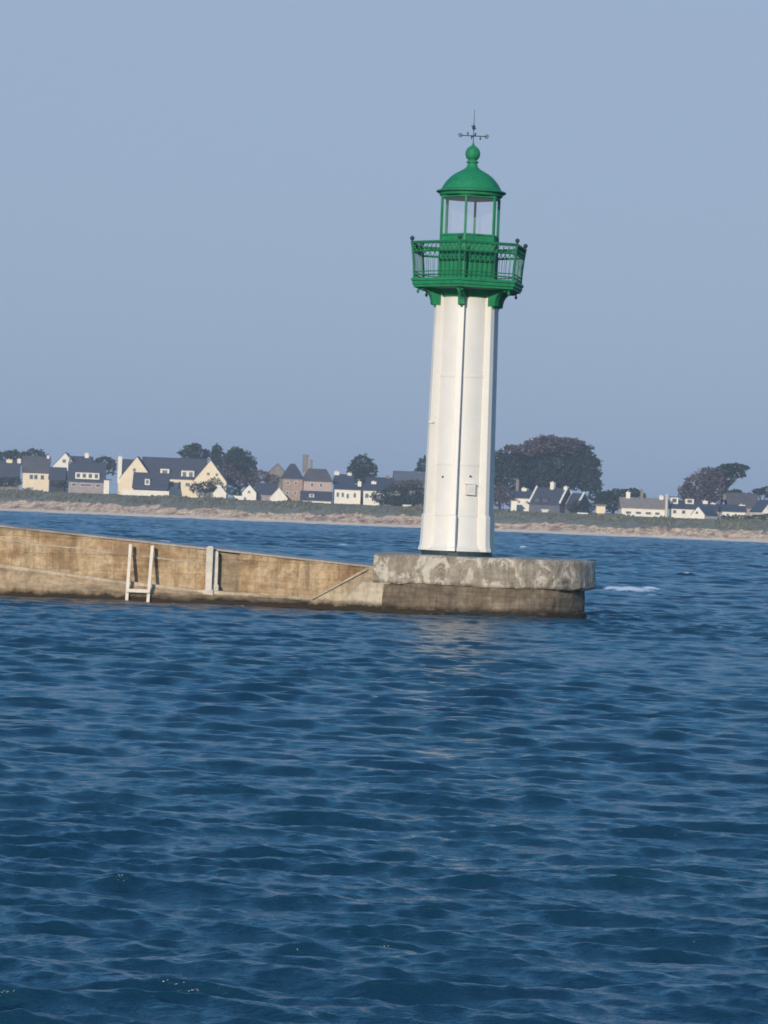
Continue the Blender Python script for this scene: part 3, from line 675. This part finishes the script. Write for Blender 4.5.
# slanting staircase flank up to the pier head
st = MB(); x_a = at(318, 600, (157.9 + DYJ)).x; x_b = at(366, 571, (157.9 + DYJ)).x; x_c = at(390, 571, (157.9 + DYJ)).x
z_a = ledge_z(x_a); z_b = at(366, 571, (157.9 + DYJ)).z; ns = 9
prof = [(x_a, -1.0), (x_a, z_a)]
for i in range(ns):
    z1 = z_a + (z_b - z_a) * (i + 1) / ns; xa = x_a + (x_b - x_a) * i / ns; xb = x_a + (x_b - x_a) * (i + 1) / ns
    prof += [(xa + .01, z1), (xb, z1 + .004)]
prof += [(x_c, z_b + .006), (x_c, -1.0)]
st.loops([[(x, y, z) for x, z in prof] for y in ((157.75 + DYJ), (158.7 + DYJ))])
mesh_obj('steps', st, M['pale_conc'], jetty)
sg = MB()   # pale sloping edge beside the steps
pr = [(x_a - .25, z_a - .1), (x_a - .1, z_a + .06), (x_b, z_b + .1), (x_c, z_b + .1), (x_c, -1.0), (x_a - .25, -1.0)]
sg.loops([[(x, y, z) for x, z in pr] for y in ((157.45 + DYJ), (157.72 + DYJ))])
mesh_obj('stair_flank', sg, M['flank'], jetty)
dg = MB(); dg.loops([[jit((x, y, z), .012) for x, z in ((x_a - .15, z_a + .02), (x_a - .1, z_a + .07), (x_b, z_b + .09), (x_b + .04, z_b + .05))] for y in ((157.38 + DYJ), (157.74 + DYJ))])
mesh_obj('stair_edge', dg, M['pale_conc'], jetty)
bk = MB(); ba = at(346, 590, (157.1 + DYJ)).x; nb_ = 8
bk.loops([[jit(q, .03) for q in ((ba + (x_c - ba) * i / nb_, (157.28 + DYJ), -.8), (ba + (x_c - ba) * i / nb_, (157.28 + DYJ), .3 + .5 * min(1, i / 3)), (ba + (x_c - ba) * i / nb_, (157.44 + DYJ), .36 + .5 * min(1, i / 3)), (ba + (x_c - ba) * i / nb_, (157.5 + DYJ), -.8))] for i in range(nb_ + 1)])
mesh_obj('stair_block', bk, M['pale_conc'], jetty)

# pier head
head = thing('pier_head', 'round ended grey concrete pier head with a peeling cap under the lighthouse', 'pier head', (TX, TY, -1.5))
def outline(xl, xr, yf, yb_, n_end=34, step=.16):
    rad = (yb_ - yf) / 2; cy = (yf + yb_) / 2; cx = xr - rad * .95
    P = []
    k = 26
    for i in range(k): P.append((xl + (cx - xl) * i / k, yf))
    for i in range(n_end):
        a = -math.pi / 2 + math.pi * i / (n_end - 1); P.append((cx + rad * .95 * math.cos(a), cy + rad * math.sin(a)))
    for i in range(k): P.append((cx + (xl - cx) * (i + 1) / k, yb_))
    return P
def slab(name, xl, xr, yf, yb_, levels, m, ctr):
    mb = MB(); rings = []
    for z, inset in levels:
        ring = []
        for x, y in outline(xl + inset * .2, xr - inset, yf + inset, yb_ - inset):
            q_ = jit((x, y, z), .045, 1.4); ring.append(jit(q_, .018, 6))
        rings.append(ring)
    n = len(rings[0]); mb.loops(rings); return mesh_obj(name, mb, m, head)
hz = at(480, 557.6, (157.4 + DYJ)).z; HZ = hz
xl, xr = at(373.5, 570, (157.4 + DYJ)).x, at(598, 570, 159 + DYJ).x
cz = at(480, 586.5, (157.4 + DYJ)).z
slab('cap', xl, xr, (157.2 + DYJ), (162.8 + DYJ), [(cz - .02, .10), (cz + .01, .03), (cz + .06, .0), (cz + .12, 0), (cz + .25, -.01), (cz + .38, .0), (cz + .5, .01), (HZ - .1, .02), (HZ - .04, .04), (HZ, .10)], M['cap_conc'], None)
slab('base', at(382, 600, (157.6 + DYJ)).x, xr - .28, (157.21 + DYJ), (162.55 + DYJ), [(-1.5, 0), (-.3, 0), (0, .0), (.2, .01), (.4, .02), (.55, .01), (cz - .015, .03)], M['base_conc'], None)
# rough tide skirt at the foot of the head
sk = MB(); rings = []
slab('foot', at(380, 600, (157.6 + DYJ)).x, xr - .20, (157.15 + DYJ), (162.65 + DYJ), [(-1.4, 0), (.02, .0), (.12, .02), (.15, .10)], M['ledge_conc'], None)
# small stub of older masonry where cap meets jetty
sb = MB(); a = at(373.5, 556, (157.5 + DYJ)).x
rr = [[jit(p, .03) for p in [(x, (157.5 + DYJ), .5), (x, (157.5 + DYJ), cz + .05), (x, (157.5 + DYJ), cz + .1), (x, (158.7 + DYJ), cz + .1), (x, (158.7 + DYJ), .5)]] for x in (a - .02, a + .12, a + .25, a + .40)]
sb.loops(rr); mesh_obj('old_masonry', sb, M['pale_conc'], head)

# ladder frame and posts on the jetty wall
YL = (157.66 + DYJ)
p0, p1, p2, p3 = at(130.6, 544, (158.3 + DYJ)), at(126.8, 599, YL), at(152.4, 545.5, (158.3 + DYJ)), at(148, 600.5, YL)
lad = thing('boarding_ladder', 'white ladder frame with two long rails leaning on the jetty wall', 'ladder', (p1.x, p1.y, p1.z))
for a, b in ((p0, p1), (p2, p3)):
    mb = MB(); d = b - a; e = b + d.normalized() * .5
    mb.loops([[(p.x + sx * .04, p.y + sy * .03, p.z) for sx, sy in ((-1, -1), (1, -1), (1, 1), (-1, 1))] for p in (a, e)])
    mesh_obj('rail', mb, M['post_white'], lad)
q0, q1 = at(127.5, 590.3, YL), at(148.6, 591.2, YL)
for k, t in enumerate((0.0,)):
    mb = MB(); mb.loops([[(p.x + (.035 if s else -.035), p.y + sy * .025, p.z + sz * .045) for sy, sz in ((-1, -1), (1, -1), (1, 1), (-1, 1))] for s, p in enumerate((q0, q1))]); mesh_obj('rung', mb, M['post_white'], lad)
def post(label, px, yt, yb_, hw, Y, m):
    a = at(px, yt, Y); b = at(px - .8, yb_, Y)
    r = thing('mooring_post', label, 'post', (b.x, b.y, b.z), 'pale posts against the jetty wall')
    mb = MB(); x = (a.x + b.x) / 2
    mb.loops([[jit((x + sx * w_, Y + sy * w_, z), .015, 4) for sx, sy in ((-1, -1), (1, -1), (1, 1), (-1, 1))] for z, w_ in ((b.z - .3, hw * 1.1), (b.z, hw), (b.z + (a.z - b.z) * .5, hw), (a.z - .05, hw), (a.z, hw * .7))])
    mesh_obj('shaft', mb, m, r)
    mb = MB(); mb.box((x - hw * 1.5, Y - hw * 1.4, b.z - .4), (x + hw * 1.5, Y + hw * 1.4, b.z + .09)); mesh_obj('footing', mb, m, r)
post('taller thicker pale post standing against the jetty wall, right of the ladder', 209.6, 546, 593, .085, (158.25 + DYJ), M['post_conc'])
post('shorter thinner pale post just right of the taller post', 216.2, 551, 588, .06, (158.42 + DYJ), M['post_conc'])

# ------------------------------------------------------------------ lighthouse
S = YT / F
def zc(cy): return 2.5 + (521.5 - (100 + cy / 4.655)) * S          # height from a row of the enlarged head view
def zy(y, x=466): return 2.5 + (518 + (x - 384) * .0402 - y) * S
DEL = R(-10)
light = thing('lighthouse', 'slim white ribbed lighthouse with green gallery, lantern and dome', 'lighthouse', (TX, TY, HZ))
ang = [DEL + k * math.pi / 3 for k in range(6)]
def P(r, a, z): return (TX + r * math.sin(a), TY - r * math.cos(a), z)
z0, z1 = zy(551, 458), zy(292)
mesh_obj('footing', MB().lathe([(.97, HZ - .05), (.97, z0 - .001), (.6, z0 + .02)], (TX, TY), 24), M['dark_iron'], light)  # footing coloured dark to stand in for the shadow gap below the shaft
# shaft with thin raised plate seams
prof = []
seams = [zy(464.6, 460), zy(377, 464), zy(515, 458)]
rs = lambda z: .735 - .02 * (z - z0) / (z1 - z0)
prof = [(.90, z0), (.90, z0 + .05), (.84, z0 + .09), (.775, z0 + .20), (.755, z0 + .3)]
for s in sorted(seams):
    prof += [(rs(s), s - .04), (rs(s) + .014, s - .035), (rs(s) + .014, s + .035), (rs(s), s + .04)]
prof += [(rs(z1), z1)]
mesh_obj('shaft', MB().lathe(prof, (TX, TY), 72), M['white'], light, True)
def ro(z): return 1.0 + (.895 - 1.0) * (z - z0) / (z1 - z0)
for a in ang:      # iron ribs: a web and an outer flange, flaring at the foot
    mb = MB(); er = Vector((math.sin(a), -math.cos(a), 0)); et = Vector((math.cos(a), math.sin(a), 0))
    zs = [z0 + .004, z0 + .06, z0 + .12, z0 + .25, z0 + .5, z0 + .75, z0 + .95, z0 + 1.0, 4.5, 6.5, z1]
    fl = [.06, .055, .03, .02, .012, .012, .012, .0, 0, 0, 0]
    fl = [f + (.028 if i < 7 else 0) for i, f in enumerate(fl)]
    def col(ri, rofn, hw):
        return [[Vector((TX, TY, z)) + er * r_ + et * s_ for r_, s_ in ((ri, -hw(f)), (rofn(z) + f, -hw(f)), (rofn(z) + f, hw(f)), (ri, hw(f)))] for z, f in zip(zs, fl)]
    mb.loops(col(.6, lambda z: ro(z) - .004, lambda f: .070 + f * .35))
    mb.loops([[Vector((TX, TY, z)) + er * r_ + et * s_ for r_, s_ in ((ro(z) + f - .035, -.075 - f * .4), (ro(z) + f + .012, -.075 - f * .4), (ro(z) + f + .012, .075 + f * .4), (ro(z) + f - .035, .075 + f * .4))] for z, f in zip(zs, fl)])
    # bolt heads down the web
    z = z0 + .7
    while z < z1 - .6:
        for s_ in (-1, 1):
            c = Vector((TX, TY, z)) + er * (ro(z) - .11) + et * s_ * .069
            mb.tube(c, c + et * s_ * .016, .016, .012, 6)
        z += .42
    mesh_obj('rib', mb, M['white'], light)
# small meter box on the right front face
bx = at(469.6, 489.5, YT - .75); a_b = math.asin(max(-1, min(1, (bx.x - TX) / .73)))
er = Vector((math.sin(a_b), -math.cos(a_b), 0)); et = Vector((math.cos(a_b), math.sin(a_b), 0))
def obox(mb, c, w, d, h):
    mb.add([c + et * x + er * y + Vector((0, 0, z)) for z in (-h / 2, h / 2) for x, y in ((-w / 2, -d / 2), (w / 2, -d / 2), (w / 2, d / 2), (-w / 2, d / 2))], [(3, 2, 1, 0), (4, 5, 6, 7), (0, 1, 5, 4), (1, 2, 6, 5), (2, 3, 7, 6), (3, 0, 4, 7)])
mb = MB(); cbx = Vector((TX, TY, bx.z)) + er * .78; obox(mb, cbx, .25, .12, .29); obox(mb, cbx + Vector((0, 0, .155)), .29, .17, .03)
wb = mesh_obj('wall_box', mb, M['white'], light)
mb = MB(); obox(mb, cbx + er * .063, .15, .012, .16); mesh_obj('box_door', mb, M['frame'], wb)
mb = MB(); c = Vector((TX, TY, bx.z + .36)) + er * .74; mb.tube(c, c + er * .05, .028, .02); mesh_obj('bolt', mb, M['dark_iron'], light)
mb = MB(); e2 = Vector((math.sin(R(-40)), -math.cos(R(-40)), 0)); c = Vector((TX, TY, zy(477, 440))) + e2 * .72; mb.tube(c, c + e2 * .05, .028, .02); mesh_obj('bolt', mb, M['dark_iron'], light)
mb = MB(); e3 = Vector((math.sin(ang[5] ), -math.cos(ang[5]), 0)); t3 = Vector((math.cos(ang[5]), math.sin(ang[5]), 0)); c = Vector((TX, TY, zy(422.5, 432))) + e3 * .93 + t3 * .06
obox_ = mb.box((c.x - .06, c.y - .05, c.z - .03), (c.x + .07, c.y + .05, c.z + .03)); mesh_obj('bracket_plate', mb, M['frame'], light)

def hexring(r, z, dr=0): return [P(r, a, z) for a in ang]
def hexprism(mb, prof): return mb.loops([hexring(r, z) for r, z in prof])
# collar at the top of the shaft
mesh_obj('collar', MB().lathe([(.74, zc(925)), (.80, zc(905)), (.86, zc(890) - .005), (.86, zc(886))], (TX, TY), 48), M['green'], light, True)
zd0, zd1 = zc(890), zc(846)
RD = 1.64
mb = MB(); hexprism(mb, [(RD - .16, zd0), (RD - .06, zd0 + .02), (RD - .06, zd0 + .07), (RD - .02, zd0 + .09), (RD - .02, zd0 + .17), (RD + .015, zd0 + .19), (RD + .015, zd1 - .02), (RD, zd1)])
mesh_obj('gallery_deck', mb, M['green'], light)
for a in ang:       # curved brackets with a drop at the end
    er = Vector((math.sin(a), -math.cos(a), 0)); et = Vector((math.cos(a), math.sin(a), 0)); O = Vector((TX, TY, 0))
    zb_, zt_ = zc(965), zd0 - .002
    inner = .90; pts_o = []
    for i in range(11):
        t = math.pi / 2 * i / 10
        pts_o.append((inner + .13 + (RD - .36 - inner - .13) * (1 - math.cos(t)), zb_ + .02 + (zt_ - .05 - zb_ - .02) * math.sin(t)))
    ring = [(inner - .10, zb_)] + [(inner + .08, zb_)] + pts_o + [(RD - .26, zt_ - .05), (RD - .26, zt_), (inner - .10, zt_)]
    mb = MB(); n = len(ring); 
    mb.loops([[O + er * r_ + et * s_ + Vector((0, 0, z)) for r_, z in ring] for s_ in (-.088, .088)])
    mb.lathe([(.01, zb_ - .07), (.045, zb_ - .03), (.05, zb_ + .01)], O + er * (inner + .02), 10)
    mesh_obj('bracket', mb, M['green'], light)
    for q, (rr_, off) in enumerate(((RD - .20, 0),)):
        c = O + er * rr_ + et * off; mb = MB(); mb.lathe([(.012, zd0 - .15), (.04, zd0 - .11), (.045, zd0 - .08), (.018, zd0 - .055), (.03, zd0 + .01)], c, 10); mesh_obj('pendant', mb, M['green'], light)
# railing: flares outwards to the top
zr0, zr1 = zd1 + .04, zc(682)
Rb, Rt = 1.565, 1.665
zband = zc(722)
def rad(z): return Rb + (Rt - Rb) * max(0.0, (z - zd1) / (zr1 - zd1)) ** 1.6
for k in range(6):
    a, b = ang[k], ang[(k + 1) % 6]
    mb = MB()
    for z, r_ in ((zr1, .042), (zband, .028), (zr0 + .05, .020), (zr0 + .14, .014)):
        mb.tube(P(rad(z), a, z), P(rad(z), b, z), r_, r_, 6)
    nb = 11
    A0 = lambda t, z: Vector(P(rad(z), a, z)).lerp(Vector(P(rad(z), b, z)), t)
    for i in range(1, nb):
        t = i / nb; zz = [zd1, zd1 + (zband - zd1) * .4, zd1 + (zband - zd1) * .75, zband]
        for u, w_ in zip(zz, zz[1:]): mb.tube(A0(t, u), A0(t, w_), .0095, .0095, 4)
    for i in range(nb):      # ornamental band: circles and crosses
        ta, tb = i / nb, (i + 1) / nb
        mb.tube(A0(ta, zband), A0(tb, zr1), .014, .014, 4); mb.tube(A0(tb, zband), A0(ta, zr1), .014, .014, 4)
    mesh_obj('railing_panel', mb, M['rail_green'], light)
    mb = MB(); zz = [zd1 - .005, zd1 + .35, zd1 + .7, zr1 + .04]
    for u, w_ in zip(zz, zz[1:]): mb.tube(P(rad(u), a, u), P(rad(w_), a, w_), .034, .032, 8)
    po = mesh_obj('railing_post', mb, M['rail_green'], light, True)
    c = P(rad(zr1), a, zr1 + .115)
    mb = MB(); mb.ball(c, .062); mb.lathe([(.035, zr1 + .03), (.02, zr1 + .06)], c, 8); mesh_obj('finial', mb, M['dark_iron'], po, 'all')
    # small hooked mid finial
# lantern
RL = .83; zl1 = zc(632)
mb = MB(); hexprism(mb, [(RL + .05, zd1 - .003), (RL + .05, zd1 + .10), (RL, zd1 + .12), (RL, zd1 + .62), (RL + .02, zd1 + .63), (RL + .02, zd1 + .67), (RL, zd1 + .68), (RL, zl1 - .06), (RL + .03, zl1 - .05), (RL + .03, zl1)])
mesh_obj('lantern_wall', mb, M['green'], light)
# raised panel on each lantern side
for k in range(6):
    a, b = ang[k], ang[(k + 1) % 6]; mb = MB()
    for (u0, u1, zA, zB) in ((.14, .86, zd1 + .2, zd1 + .56), (.14, .86, zd1 + .74, zl1 - .12)):
        q = [Vector(P(RL + .001, a, 0)).lerp(Vector(P(RL + .001, b, 0)), u) for u in (u0, u1)]
        nrm = Vector((math.sin((a + (a + math.pi / 3)) / 2), -math.cos((a + (a + math.pi / 3)) / 2), 0)) * .014
        for z in (zA, zB):
            mb.tube((q[0].x, q[0].y, z), (q[1].x, q[1].y, z), .012, .012, 4)
        for p in q: mb.tube((p.x, p.y, zA), (p.x, p.y, zB), .012, .012, 4)
    mesh_obj('panel_moulding', mb, M['green'], light)
zg1 = zc(462)
for k, a in enumerate(ang):
    mb = MB(); er = Vector((math.sin(a), -math.cos(a), 0)); et = Vector((math.cos(a), math.sin(a), 0))
    mb.loops([[Vector((TX, TY, z)) + er * (RL + r_) + et * s_ for r_, s_ in ((-.03, -.03), (.03, -.03), (.03, .03), (-.03, .03))] for z in (zd1 + .1, zg1 + .05)])
    mesh_obj('lantern_post', mb, M['green'], light)
    b = ang[(k + 1) % 6]; A = Vector(P(RL - .01, a, 0)); B = Vector(P(RL - .01, b, 0)); mb = MB()
    q0, q1 = A.lerp(B, .035), A.lerp(B, .965); dn = Vector((math.sin(a + math.pi / 6), -math.cos(a + math.pi / 6), 0)) * .008
    mb.add([q0 + Vector((0, 0, zl1)), q1 + Vector((0, 0, zl1)), q1 + Vector((0, 0, zg1)), q0 + Vector((0, 0, zg1))] + [p - dn for p in (q0 + Vector((0, 0, zl1)), q1 + Vector((0, 0, zl1)), q1 + Vector((0, 0, zg1)), q0 + Vector((0, 0, zg1)))],
           [(0, 1, 2, 3), (7, 6, 5, 4), (0, 4, 5, 1), (1, 5, 6, 2), (2, 6, 7, 3), (3, 7, 4, 0)])
    mesh_obj('lantern_pane', mb, M['glass'], light)
mb = MB(); hexprism(mb, [(RL - .09, zg1), (RL + .035, zg1 - .003), (RL + .04, zg1 + .05), (RL - .09, zg1 + .06)]); mesh_obj('lantern_head', mb, M['green'], light)
K = 1 / 170.3
dome = MB().lathe([(.80, zc(455)), (.86, zc(450)), (.87, zc(441)), (.955, zc(434)), (.955, zc(429)), (.83, zc(421)), (.80, zc(412)), (.745, zc(395)), (.67, zc(378)), (.57, zc(360)), (.45, zc(345)), (.33, zc(334)), (.235, zc(325)), (.165, zc(315)), (.135, zc(302)),
                    (.13, zc(296)), (.165, zc(293)), (.165, zc(287)), (.12, zc(284)), (.12, zc(279))], (TX, TY), 64)
do = mesh_obj('dome', dome, M['green'], light, True)
ball = MB().lathe([(.11, zc(281)), (.15, zc(276)), (.19, zc(266)), (.205, zc(252)), (.195, zc(240)), (.16, zc(228)), (.10, zc(219)), (.05, zc(213)), (.028, zc(205)), (.015, zc(198))], (TX, TY), 32)
mesh_obj('ball_finial', ball, M['green'], do, 'all')
zv = zc(168)
vb = MB(); vb.tube((TX, TY, zc(210)), (TX, TY, zc(45)), .014, .006, 6)
for a, L_ in ((R(8), .40), (R(98), .36)):
    u = Vector((math.cos(a), math.sin(a), 0)); O = Vector((TX, TY, zv))
    vb.tube(O - u * L_, O + u * L_, .013, .013, 6)
vane = mesh_obj('weather_vane', vb, M['dark_iron'], light)
for a, L_ in ((R(8), .37), (R(188), .37), (R(98), .33), (R(278), .33)):    # open scrolls at the arm ends
    u = Vector((math.cos(a), math.sin(a), 0)); O = Vector((TX, TY, zv)) + u * L_; mb = MB()
    for i in range(8):
        t0_, t1_ = 2 * math.pi * i / 9, 2 * math.pi * (i + 1) / 9
        mb.tube(O + u * .05 * math.cos(t0_) + Vector((0, 0, .05 * math.sin(t0_))), O + u * .05 * math.cos(t1_) + Vector((0, 0, .05 * math.sin(t1_))), .011, .011, 5)
    mesh_obj('scroll', mb, M['dark_iron'], vane)
mb = MB()
for s, z in ((-.16, .05), (.19, -.05)):
    u = Vector((math.cos(R(8)), math.sin(R(8)), 0)); O = Vector((TX, TY, zv)) + u * s
    mb.tube(O, O + Vector((0, 0, z * 1.4)), .014, .010, 5); mb.ball(O + Vector((0, 0, z * 1.4)), .026, 8, 6)
mb.lathe([(.015, zc(142)), (.045, zc(134)), (.05, zc(128)), (.03, zc(120)), (.012, zc(113))], (TX, TY), 10)
O = Vector((TX, TY, zc(130))); mb.tube(O + Vector((-.07, 0, .05)), O + Vector((.07, 0, -.03)), .014, .008, 5)
mesh_obj('arrow', mb, M['dark_iron'], vane)

# ------------------------------------------------------------------ sun, sky and air
EL, AZ = R(15), R(-16)      # azimuth of the sun measured from straight behind the camera, to the left
sd = Vector((math.sin(AZ) * math.cos(EL), -math.cos(AZ) * math.cos(EL), math.sin(EL)))     # towards the sun
sun_d = bpy.data.lights.new('sun', 'SUN'); sun_d.energy = 3.8; sun_d.angle = R(.6); sun_d.color = (1, .89, .74)
sun = bpy.data.objects.new('sun', sun_d); COL.objects.link(sun); sun.location = (0, 0, 60); sun.rotation_euler = sd.to_track_quat('Z', 'Y').to_euler()
w = bpy.data.worlds.new('World'); SC.world = w; w.use_nodes = True; nt = w.node_tree
bg = nt.nodes['Background']; sky = nt.nodes.new('ShaderNodeTexSky'); sky.sky_type = 'NISHITA'; sky.sun_disc = False
sky.sun_elevation = EL; sky.sun_rotation = math.atan2(sd.x, sd.y); sky.air_density = 1.0; sky.dust_density = 1.5; sky.ozone_density = 2.0
tc = nt.nodes.new('ShaderNodeTexCoord'); sx = nt.nodes.new('ShaderNodeSeparateXYZ'); nt.links.new(tc.outputs['Generated'], sx.inputs[0])
tint = ramp(nt, [(0.0, (.285, .40, .595)), (.060, (.31, .408, .595)), (.152, (.335, .425, .60)), (.175, (.24, .52, .86)), (.24, (.16, .60, 1.1)), (.42, (.11, .38, .80)), (1.0, (.05, .15, .42))], sx.outputs[2])
sc_ = nt.nodes.new('ShaderNodeVectorMath'); sc_.operation = 'SCALE'; sc_.inputs['Scale'].default_value = .10
nt.links.new(sky.outputs[0], sc_.inputs[0])
cm = mix(nt, .85, sc_.outputs[0], tint.outputs[0])
nt.links.new(cm, bg.inputs['Color']); bg.inputs['Strength'].default_value = 1.0

hz_m = bpy.data.materials.new('haze_air'); hz_m.use_nodes = True; hn = hz_m.node_tree; hn.nodes.clear()
ho = hn.nodes.new('ShaderNodeOutputMaterial'); pv = hn.nodes.new('ShaderNodeVolumePrincipled')
pv.inputs['Color'].default_value = (.78, .87, 1.0, 1); pv.inputs['Density'].default_value = .00024; pv.inputs['Anisotropy'].default_value = .1
hn.links.new(pv.outputs[0], ho.inputs['Volume'])
hb = MB().box((-3600, -40, -4.5), (4600, 5600, 34)); h_o = mesh_obj('haze', hb, hz_m); tag(h_o, 'pale sea haze between the camera and the far shore', 'haze', kind='stuff')

SC.view_settings.view_transform = 'Standard'; SC.view_settings.look = 'None'; SC.view_settings.exposure = 0; SC.view_settings.gamma = 1; SC.view_settings.use_curve_mapping = False
SC.cycles.use_denoising = True; SC.cycles.volume_bounces = 0; SC.cycles.max_bounces = 6; SC.cycles.pixel_filter_type = 'BLACKMAN_HARRIS'; SC.cycles.filter_width = 1.75
